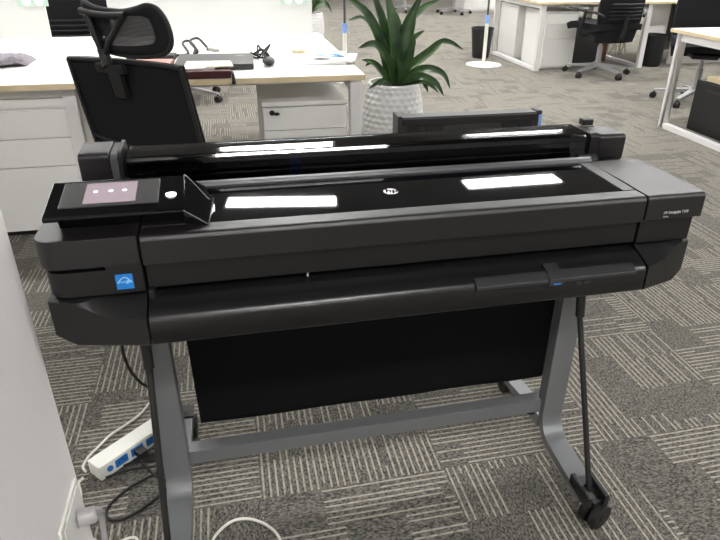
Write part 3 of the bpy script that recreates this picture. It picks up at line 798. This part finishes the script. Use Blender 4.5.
# ---- far furniture
fc_ = thing('far_cabinet', 'distant white cabinet at the top edge right of the far chair', 'cabinet', (5.15, 12.9, 0))
build('carcass', G().box(4.72, 5.55, 12.5, 13.1, 0.02, 0.72).box(4.74, 5.53, 12.52, 13.08, 0.0, 0.03), 'white', fc_)
build('door', G().box(4.73, 5.13, 12.485, 12.502, 0.05, 0.70), 'white', fc_, bevel=0.002)
build('door', G().box(5.14, 5.54, 12.485, 12.502, 0.05, 0.70), 'white', fc_, bevel=0.002)

# ---- waste bins
def bin_(label, loc, s=1.0):
    t = thing('waste_bin', label, 'waste bin', loc)
    pr = [(0.105*s,0.0),(0.112*s,0.01),(0.145*s,0.345),(0.152*s,0.352),(0.152*s,0.362),(0.140*s,0.362),(0.136*s,0.345),(0.104*s,0.018),(0.001,0.015)]
    build('bucket', G().lathe(pr, loc, 36), 'black', t)
    return t
bin_('black waste bin behind the white pole', (2.87, 6.78, 0), 0.95)
bin_('black waste bin beside the desk leg at the top right', (4.72, 5.90, 0))

# ---- poles with round bases
def pole(label, loc, rz=0):
    t = thing('floor_pole', label, 'pole', loc)
    x, y, _ = loc
    build('round_base', G().lathe([(0.001,0.0),(0.205,0.0),(0.212,0.006),(0.205,0.014),(0.03,0.022),(0.001,0.022)], loc, 48), 'white_plastic', t)
    build('lower_tube', G().cyl((x,y,0.02),(x,y,0.47),0.021,20), 'white_plastic', t)
    build('blue_band', G().cyl((x,y,0.47),(x,y,0.56),0.024,20), 'tapeblue', t)
    build('upper_tube', G().cyl((x,y,0.56),(x,y,1.25),0.012,16), 'body_light', t)
    return t
pole('white floor pole with blue band and round base in front of the bin', (2.70, 6.24, 0))
pole('white floor pole with blue band seen behind the long desk, left of the plant', (0.90, 5.62, 0))

# ---- black electronic unit behind the plotter
du = thing('electronic_unit', 'flat black vented equipment case standing behind the plotter', 'equipment case', (0.76, 1.66, 0))
build('case', G().box(0.415, 1.085, 1.60, 1.67, 0.0, 0.612), 'cov', du, bevel=0.005)
build('top_ledge', G().box(0.43, 1.07, 1.592, 1.605, 0.575, 0.606), 'body_grey', du, bevel=0.003)
build('left_end', G().box(0.405, 0.425, 1.585, 1.68, 0.0, 0.622), 'cov', du, bevel=0.003)
for x0, x1 in ((0.45,0.62),(0.90,1.05)):
    v_ = build('vent', G().box(x0, x1, 1.5965, 1.5995, 0.50, 0.572), 'dark', du)
    g = G()
    for k in range(7): g.box(x0+0.02+k*0.02, x0+0.023+k*0.02, 1.594, 1.597, 0.505, 0.567)
    build('vent_bars', g, 'black', v_)
build('blue_clip', G().box(1.086, 1.102, 1.60, 1.63, 0.52, 0.60), 'tapeblue', du, bevel=0.003)
build('top_catch', G().box(1.07, 1.10, 1.60, 1.66, 0.598, 0.618), 'black', du, bevel=0.003)

# ---- plants
def blade(g, pts, w, cup=0.25, twist=0.0):
    P = [Vector(p) for p in pts]; Q = []
    sub = 5
    for i in range(len(P)-1):
        a = P[max(i-1,0)]; b = P[i]; c = P[i+1]; d = P[min(i+2,len(P)-1)]
        for k in range(sub):
            t = k/sub; Q.append(0.5*((2*b)+(c-a)*t+(2*a-5*b+4*c-d)*t*t+(3*b-a-3*c+d)*t**3))
    Q.append(P[-1]); n = len(Q); rows = []
    for i, p in enumerate(Q):
        d = (Q[min(i+1,n-1)]-Q[max(i-1,0)]).normalized()
        s = i/(n-1)
        ww = w*min(1, 0.35+2.0*s)*(1-s**3.2)+0.001
        vd = Vector((0.30,-1,0.35)).normalized()        # blades spread broadside, slightly turned each
        vd.rotate(Matrix.Rotation(twist, 3, 'Z'))
        side = d.cross(vd)
        side = side.normalized() if side.length > 1e-3 else Vector((1,0,0))
        nn = side.cross(d).normalized()
        rows.append([p + side*ww*0.5*t + nn*ww*cup*(abs(t)**1.5) for t in (-1,-0.5,0,0.5,1)])
    g.sheet(rows, 0.0012)
def pot_bumpy(t, loc, h, r0, rb, rt):
    g = G(); seg = 96; n = 60; x, y, z = loc; vs = []
    prof = []
    for i in range(n+1):
        v = i/n; zz = 0.0+h*v
        rr = (r0*(1-v)**2 + 2*rb*v*(1-v) + rt*v*v)
        prof.append((rr, zz))
    for i, (r, zz) in enumerate(prof):
        row = zz/0.036
        for k in range(seg):
            a = 2*PI*k/seg
            ph = (k/seg*24 + (0.5 if int(row) % 2 else 0)) % 1.0
            fr_ = row % 1.0
            dd = math.hypot((ph-0.5)*1.0, (fr_-0.5)*1.0)
            dent = -0.012*max(0, 1-(dd/0.5)**2) if 0.01 < zz < h-0.02 else 0
            vs.append((x+(r+dent)*math.cos(a), y+(r+dent)*math.sin(a), z+zz))
    m = n+1
    for (r, zz) in ((rt-0.014, h), (rt-0.016, h-0.06)):
        for k in range(seg):
            a = 2*PI*k/seg; vs.append((x+r*math.cos(a), y+r*math.sin(a), z+zz))
    m += 2
    fs = [(i*seg+k, i*seg+(k+1) % seg, (i+1)*seg+(k+1) % seg, (i+1)*seg+k) for i in range(m-1) for k in range(seg)]
    fs += [tuple(range(seg))[::-1], tuple(range((m-1)*seg, m*seg))]
    g.add(vs, fs)
    build('pot', g, 'pot', t, ang=80)
    build('soil', G().lathe([(0.001,h-0.05),(rt-0.018,h-0.05),(rt-0.018,h-0.022),(rt*0.5,h-0.012),(0.001,h-0.008)], loc, 40), 'soil', t)
PX, PY = 0.727, 2.92
pt = thing('potted_plant', 'leafy green plant in a white dimpled pot just behind the plotter', 'potted plant', (PX, PY, 0))
pot_bumpy(pt, (PX, PY, 0), 0.505, 0.155, 0.245, 0.160)
g = G()
LV = [ # points (x, z), depth offsets dy per point, width, twist
 ([(0.718,0.50),(0.714,0.702),(0.69,0.906),(0.662,1.08)], [0,0,0.02,0.06], 0.115, 0.2),
 ([(0.738,0.50),(0.773,0.671),(0.80,0.813)], [-0.03,-0.09,-0.14], 0.105, 0.1),
 ([(0.698,0.50),(0.663,0.674),(0.559,0.902),(0.413,1.014)], [0,0.03,0.05,0.05], 0.085, 0.0),
 ([(0.698,0.50),(0.67,0.631),(0.573,0.752),(0.466,0.737)], [-0.01,-0.06,-0.10,-0.13], 0.07, 0.1),
 ([(0.686,0.50),(0.639,0.559),(0.561,0.646),(0.478,0.678)], [-0.02,-0.08,-0.14,-0.18], 0.06, 0.2),
 ([(0.685,0.50),(0.63,0.74),(0.559,0.868),(0.467,0.858)], [0.03,0.10,0.16,0.20], 0.05, 0.4),
 ([(0.744,0.50),(0.776,0.761),(0.906,1.03)], [0.01,0.03,0.05], 0.10, -0.3),
 ([(0.751,0.50),(0.82,0.807),(0.936,0.927),(1.062,0.972)], [0.03,0.09,0.15,0.2], 0.055, -0.6),
 ([(0.738,0.50),(0.795,0.591),(0.916,0.692),(1.017,0.762),(1.134,0.712)], [-0.02,-0.05,-0.08,-0.10,-0.12], 0.066, -0.5),
 ([(0.751,0.50),(0.828,0.578),(0.92,0.607),(1.002,0.573),(1.04,0.49)], [-0.04,-0.08,-0.13,-0.16,-0.18], 0.055, -0.4),
 ([(0.765,0.50),(0.849,0.559),(0.943,0.531),(1.002,0.447)], [-0.05,-0.12,-0.16,-0.18], 0.055, -0.4),
 ([(0.686,0.50),(0.607,0.535),(0.523,0.501)], [-0.03,-0.11,-0.16], 0.035, 0.3),
 ([(0.712,0.50),(0.654,0.821),(0.583,1.05)], [0.03,0.06,0.10], 0.085, 0.3),
 ([(0.765,0.50),(0.885,0.53),(0.967,0.467)], [-0.04,-0.13,-0.19], 0.045, -0.2),
 ([(0.738,0.50),(0.758,0.731),(0.747,0.92)], [0.02,0.05,0.08], 0.095, -0.1),
 ([(0.699,0.50),(0.626,0.547),(0.580,0.52)], [-0.05,-0.13,-0.18], 0.05, 0.2),
 ([(0.73,0.50),(0.72,0.60),(0.70,0.68)], [-0.05,-0.12,-0.16], 0.07, 0.2),
 ([(0.745,0.50),(0.80,0.62),(0.86,0.76)], [0.0,0.02,0.0], 0.07, -0.3),
 ([(0.72,0.50),(0.68,0.58),(0.655,0.66)], [-0.03,-0.05,-0.09], 0.06, 0.3),
 ([(0.735,0.50),(0.70,0.78),(0.625,0.98),(0.60,1.06)], [0.05,0.09,0.12,0.14], 0.06, 0.5),
 ([(0.745,0.50),(0.84,0.72),(0.955,0.80)], [0.04,0.10,0.13], 0.05, -0.5),
 ([(0.74,0.50),(0.84,0.80),(0.87,0.96)], [0.02,0.07,0.09], 0.06, -0.3),
 ([(0.70,0.50),(0.60,0.62),(0.55,0.60)], [0.02,0.05,0.06], 0.035, 0.4),
 ([(0.76,0.50),(0.86,0.55),(0.90,0.50),(0.915,0.46)], [-0.03,-0.09,-0.11,-0.12], 0.04, -0.3),
]
for pts, dys, wd, tw in LV:
    blade(g, [(x, PY-0.02+dy, z) for (x, z), dy in zip(pts, dys)], wd*0.88, 0.28, tw)
build('foliage', g, 'leaf', pt, ang=60)
build('stem', G().tube([(0.727,2.92,0.48),(0.722,2.91,0.56),(0.725,2.91,0.64)], 0.018, 10, 4), 'leaf', pt)

pt2 = thing('potted_plant', 'distant plant in a white pot half hidden by the desk partition', 'potted plant', (0.84, 7.9, 0))
pot_bumpy(pt2, (0.84, 7.9, 0), 0.45, 0.14, 0.22, 0.17)
g = G()
random.seed(5)
for k in range(12):
    a = 2*PI*k/12+random.uniform(-.2,.2); rr = random.uniform(0.25,0.42); hh = random.uniform(0.10,0.40)
    c = Vector((0.84,7.9,0.44)); d = Vector((math.cos(a), math.sin(a), 0))
    blade(g, [c, c+d*rr*0.4+Z*hh*0.8, c+d*rr*0.75+Z*hh, c+d*rr+Z*(hh-0.12)], 0.07, 0.2, random.uniform(-.5,.5))
build('foliage', g, 'leaf', pt2, ang=60)

# ---- high-back mesh chair between desk and plotter (rear towards the camera)
hc = thing('high_back_chair', 'black high-back office chair with mesh headrest between plotter and desk', 'office chair', (-0.52, 1.62, 0), math.radians(-33))
def V_(a, b, t): return Vector(a).lerp(Vector(b), t)
TL, TR = Vector((-0.867,1.508,0.918)), Vector((-0.453,1.239,0.917))
BL, BR = Vector((-0.838,1.585,0.54)), Vector((-0.400,1.300,0.54))
fw = Vector((0.545,0.838,0.0))                      # towards the desk
ax_ = (TR-TL).normalized()
rows = []
for i in range(13):
    v = i/12
    l = V_(TL, BL, v); r = V_(TR, BR, v)
    rows.append([l.lerp(r, j/12) + fw*(0.018*(1-(j/6-1)**2)) - Z*0.004*abs(j/6-1)**4 for j in range(13)])
bk = build('backrest', G().sheet(rows, 0.012), 'mesh', hc, ang=50)
g = G()
def inner(u, v):
    p = V_(V_(TL,TR,u), V_(BL,BR,u), v); return tuple(p - fw*0.006 + fw*0.018*(1-(2*u-1)**2))
g.tube([inner(0.012,0.02), inner(0.5,0.012), inner(0.988,0.02)], 0.008, 8, 4)
g.tube([inner(0.012,0.02), inner(0.012,0.5), inner(0.02,0.98)], 0.0075, 8, 4)
g.tube([inner(0.988,0.02), inner(0.988,0.5), inner(0.98,0.98)], 0.0075, 8, 4)
g.tube([inner(0.012,0.80), inner(0.25,0.90), inner(0.5,0.93), inner(0.75,0.90), inner(0.985,0.80)], 0.006, 8, 4)
build('back_frame', g, 'black', bk)
OUT = [(-0.785,1.454,1.103),(-0.728,1.419,1.086),(-0.641,1.363,1.080),(-0.590,1.327,1.090),(-0.551,1.302,1.102),(-0.520,1.282,1.090),(-0.500,1.275,1.045),(-0.494,1.278,0.990),(-0.511,1.294,0.955),(-0.554,1.324,0.938),(-0.615,1.363,0.934),(-0.687,1.410,0.938),(-0.738,1.441,0.956),(-0.763,1.457,0.980),(-0.768,1.450,1.020),(-0.776,1.450,1.065)]
OUT = [Vector(p) for p in OUT]
cen = Vector((-0.640,1.370,1.02))
def curl(p):   # the ends bend towards the sitter
    u = (p-cen).dot(ax_)/0.16
    return p + fw*0.020*u*u
rg = G(); rg.tube([tuple(curl(p)) for p in OUT+OUT[:1]], 0.0095, 10, 4)
hr_rows = []
for k in range(7):
    f_ = k/6
    hr_rows.append([curl(cen.lerp(p, f_*0.98+0.001)) for p in OUT+OUT[:1]])
hr = build('headrest', G().sheet(hr_rows[::-1], 0.004), 'openmesh', hc, ang=60)
build('headrest_frame', rg, 'black', hr)
INN = [(-0.745,1.428,1.060),(-0.700,1.400,1.064),(-0.650,1.368,1.066),(-0.600,1.338,1.068),(-0.566,1.315,1.069),(-0.547,1.305,1.062),(-0.539,1.302,1.033),(-0.535,1.306,1.000),(-0.545,1.312,0.980),(-0.575,1.333,0.973),(-0.620,1.360,0.968),(-0.680,1.400,0.966),(-0.715,1.425,0.975),(-0.735,1.436,0.990),(-0.745,1.436,1.020),(-0.748,1.432,1.045)]
INN = [Vector(p) for p in INN]
rows = [[curl(a.lerp(b, k/3)) - fw*(0.006+0.008*math.sin(PI*k/3)) for a, b in zip(OUT+OUT[:1], INN+INN[:1])] for k in range(4)]
build('headrest_pad', G().sheet(rows, 0.010), 'mesh', hr, ang=60)
# Y-shaped bracket behind the headrest
def bk_(p, d=0.026): return tuple(Vector(p) - fw*d)
g = G()
g.tube([bk_((-0.745,1.430,1.066)), bk_((-0.732,1.429,1.02)), bk_((-0.722,1.429,0.975)), bk_((-0.714,1.430,0.935))], 0.0105, 8, 4)
g.tube([bk_((-0.618,1.352,1.066)), bk_((-0.650,1.376,1.02)), bk_((-0.684,1.400,0.975)), bk_((-0.702,1.423,0.935))], 0.0105, 8, 4)
g.tube([bk_((-0.770,1.445,1.078),0.018), bk_((-0.690,1.395,1.068)), bk_((-0.610,1.345,1.072),0.022)], 0.0115, 8, 4)
build('y_bracket', g, 'black', hc, ang=60)
g = G()
g.add([], [])
g.tube([bk_((-0.712,1.428,0.955),0.024), bk_((-0.708,1.424,0.925),0.022), bk_((-0.702,1.405,0.895),0.020)], 0.0195, 12, 4)
build('neck_post', g, 'black', hc, ang=60)
up_ = (V_(TL,TR,0.4)-V_(BL,BR,0.4)).normalized()
ctr = Vector((-0.700,1.402,0.890))
g = G(); g.obox(ctr-fw*0.010, ax_, fw, up_, 0.060, 0.012, 0.017); g.obox(ctr-fw*0.008-up_*0.055+ax_*0.012, ax_, fw, up_, 0.026, 0.012, 0.055)
build('rear_bracket', g, 'black', hc, bevel=0.004)
g = G()
for u, v in ((-0.038,0.002),(0.04,0.002)): g.cyl(ctr+ax_*u+up_*v-fw*0.024, ctr+ax_*u+up_*v-fw*0.021, 0.004, 10)
build('screw', g, 'dark', hc)
# lower parts (mostly hidden)
bc = V_(BL, BR, 0.5)
sc2 = bc + fw*0.27; sc2.z = 0.0
rows = [[sc2 + ax_*(-0.27+0.38*j/6) + fw*(-0.22+0.34*i/6) + Z*(0.425-0.012*((j/3-1)**2)) for j in range(7)] for i in range(7)]
build('seat', G().sheet(rows, 0.07), 'mesh', hc)
build('back_post', G().tube([tuple(bc-fw*0.012+Z*0.03), tuple(bc-fw*0.02-Z*0.10), tuple(sc2-fw*0.1+Z*0.345), tuple(sc2+Z*0.34)], 0.02, 10, 5), 'black', hc)
build('gas_column', G().cyl(sc2+Z*0.10, sc2+Z*0.36, 0.025, 16), 'black', hc)
g = G()
for k in range(5):
    a = 2*PI*k/5+0.4; d = Vector((math.cos(a), math.sin(a), 0))
    g.tube([tuple(sc2+Z*0.11), tuple(sc2+d*0.31+Z*0.07)], 0.018, 8, 1)
sb = build('star_base', g, 'black', hc)
for k in range(5):
    a = 2*PI*k/5+0.4; d = Vector((math.cos(a), math.sin(a), 0)); s_ = Vector((-d.y, d.x, 0))
    c = sc2+d*0.31+Z*0.028
    build('caster', G().cyl(c-s_*0.022, c+s_*0.022, 0.028, 18), 'rubber', sb, bevel=0.002)

# ================================================================ things on the long desk
DT = 0.7418
# laptop
lp_ = thing('laptop', 'closed dark grey laptop on the long desk left of the mouse', 'laptop', (-0.36, 2.34, DT), 0)
ll = build('base', G().prism([(-0.550,2.14),(-0.178,2.132),(-0.165,2.46),(-0.540,2.47)], DT+0.001, DT+0.020, axis='z'), 'laptop', lp_, bevel=0.005)
build('screen_lid', G().prism([(-0.550,2.14),(-0.178,2.132),(-0.165,2.46),(-0.540,2.47)], DT+0.0205, DT+0.029, axis='z'), 'laptop', lp_, bevel=0.004)
build('badge', G().box(-0.255, -0.215, 2.375, 2.385, DT+0.029, DT+0.0296), 'print', lp_)
# books and papers
single('thick_book', G().box(-0.50, -0.288, 1.932, 2.11, DT+0.0005, DT+0.034), 'maroon', 'maroon book at the front edge of the long desk under the loose papers', 'book', bevel=0.002)
b2 = thing('notebook', 'cream notebook lying on the desk left of the maroon book', 'notebook', (-0.57, 2.02, DT))
build('pages', G().box(-0.66, -0.505, 1.94, 2.11, DT+0.001, DT+0.016), 'cream', b2)
build('cover', G().box(-0.662, -0.503, 1.938, 2.112, DT+0.0161, DT+0.019), 'maroon', b2)
single('paper_sheet', G().prism([(-0.50,1.98),(-0.36,1.975),(-0.35,2.17),(-0.49,2.18)], DT+0.0345, DT+0.040, axis='z'), 'paper', 'white loose papers on the maroon book, left part', 'paper')
single('paper_sheet', G().prism([(-0.40,1.98),(-0.275,1.985),(-0.285,2.13),(-0.37,2.14)], DT+0.0405, DT+0.046, axis='z'), 'cream', 'cream edged papers on top of the maroon book beside the laptop', 'paper')
single('black_tassel', G().tube([(-0.290,1.95,DT+0.030),(-0.282,1.926,DT+0.022),(-0.280,1.918,DT-0.005),(-0.280,1.917,DT-0.022)], lambda t: 0.004+0.006*t, 8, 4), 'rubber', 'black tassel hanging from the book over the desk edge', 'tassel')
pn = thing('pink_notebook', 'pink notebook beside the chair headrest on the long desk', 'notebook', (-0.66, 2.30, DT))
build('cover', G().prism([(-0.76,2.20),(-0.575,2.17),(-0.56,2.36),(-0.74,2.38)], DT+0.001, DT+0.024, axis='z'), 'pink', pn, bevel=0.002)
single('paper_strip', G().prism([(-0.56,2.17),(-0.51,2.16),(-0.50,2.36),(-0.55,2.37)], DT+0.0005, DT+0.006, axis='z'), 'cream', 'cream paper strip between the pink notebook and the laptop', 'paper')
single('black_case', G().prism([(-0.80,2.44),(-0.565,2.44),(-0.555,2.53),(-0.79,2.53)], DT+0.0005, DT+0.030, axis='z'), 'black', 'slim black case behind the pink notebook', 'case', bevel=0.006)
single('coiled_cable', G().tube([(-0.56,2.56,DT+0.009),(-0.50,2.58,DT+0.014),(-0.53,2.70,DT+0.05),(-0.50,2.76,DT+0.055),(-0.465,2.68,DT+0.03),(-0.47,2.58,DT+0.012),(-0.45,2.56,DT+0.03),(-0.49,2.70,DT+0.06),(-0.45,2.78,DT+0.065),(-0.41,2.71,DT+0.035),(-0.395,2.66,DT+0.02)], 0.007, 8, 6), 'rubber', 'black cable standing in two loops behind the laptop', 'cable')
single('cable_tag', G().obox(Vector((-0.372,2.64,DT+0.022)), Vector((0.55,-0.83,0)), Vector((0.83,0.55,0)), Z, 0.05, 0.010, 0.008), 'panelgrey', 'pale grey connector at the end of the looped cable', 'connector', bevel=0.002)
# mouse and its cable
ms = thing('computer_mouse', 'black computer mouse on the desk right of the laptop', 'mouse', (-0.098, 2.24, DT), math.radians(15))
build('shell', G().ball((-0.098,2.24,DT+0.0215), 0.05, (0.62,1.15,0.42), 20, 12), 'black', ms)
g = G(); g.ball((-0.105,2.275,DT+0.041), 0.008, (0.5,1.2,0.6), 10, 6); build('scroll_wheel', g, 'rubber', ms)
g = G(); pts = []
for k in range(22):
    a = k*1.25; pts.append((-0.125+0.055*math.cos(a)*(0.6+0.4*math.sin(k)), 2.47+0.06*math.sin(a), DT+0.008+0.0015*k*(k % 3)))
g.tube(pts, 0.0045, 7, 4)
single('mouse_cable', g, 'rubber', 'tangled black mouse cable behind the computer mouse', 'cable')
single('white_card', G().prism([(-0.045,2.22),(0.04,2.225),(0.045,2.27),(-0.04,2.27)], DT+0.0003, DT+0.002, axis='z'), 'cream', 'small pale card lying right of the computer mouse', 'card')
g = G(); prf = []
g.lathe([(0.022,0.0),(0.038,0.0),(0.038,0.018),(0.022,0.018)], (0.095,2.62,DT+0.0005), 30)
single('tape_roll', g, 'tape', 'roll of clear tape on the desk behind the printed leaflets', 'tape roll')
# leaflets
l1 = single('leaflet', G().prism([(0.085,2.22),(0.285,2.19),(0.36,2.40),(0.15,2.46)], DT+0.0005, DT+0.010, axis='z'), 'paper', 'lowest white leaflet of the small pile at the desk corner', 'leaflet')
single('leaflet', G().prism([(0.20,2.19),(0.335,2.20),(0.395,2.44),(0.24,2.42)], DT+0.0105, DT+0.019, axis='z'), 'paper', 'upper white leaflet overhanging the desk corner near the plant', 'leaflet')
l3 = thing('printed_leaflet', 'white leaflet with bright blue print on top of the pile', 'leaflet', (0.24, 2.36, DT))
build('sheet', G().prism([(0.13,2.30),(0.30,2.28),(0.34,2.50),(0.19,2.55)], DT+0.0195, DT+0.021, axis='z'), 'paper', l3)
g = G(); random.seed(9)
for k in range(16):
    x = random.uniform(0.17,0.30); y = random.uniform(2.32,2.49); s = random.uniform(0.006,0.018)
    g.obox(Vector((x,y,DT+0.0215)), Vector((0.9,-0.3,0)).normalized(), Vector((0.3,0.9,0)).normalized(), Z, s*1.4, s*0.8, 0.0004)
build('blue_print', g, 'bluepaper', l3)
# patterned cloth
g = G(); random.seed(4); rows = []
for i in range(15):
    u = i/14; x = -1.62+0.37*u
    hgt = 0.105*(0.75+0.35*math.sin(u*6+1))*(1-u**6)
    wdt = 0.20*(1-0.55*u)
    cy = 2.42+0.06*u
    ring_ = []
    for k in range(16):
        a = 2*PI*k/16
        rr = 1+0.16*math.sin(k*2.3+i*1.1)+random.uniform(-.10,.10)
        ring_.append((x, cy+math.cos(a)*wdt*rr, DT+0.002+max(0,(0.5+0.5*math.sin(a))*hgt*rr)))
    rows.append(ring_)
vs = [p for r in rows for p in r]
fs = [(i*16+k, i*16+(k+1) % 16, (i+1)*16+(k+1) % 16, (i+1)*16+k) for i in range(14) for k in range(16)]
fs += [tuple(range(16))[::-1], tuple(range(14*16, 15*16))]
g.add(vs, fs)
MT['cloth'] = mat('patterned_lavender_cloth', (0.27,0.25,0.28), 0.9, var=0.5, vscale=45, bump=0.6, bscale=60)
single('folded_cloth', g, 'cloth', 'bunched lavender grey patterned cloth at the left end of the long desk', 'cloth', ang=80)
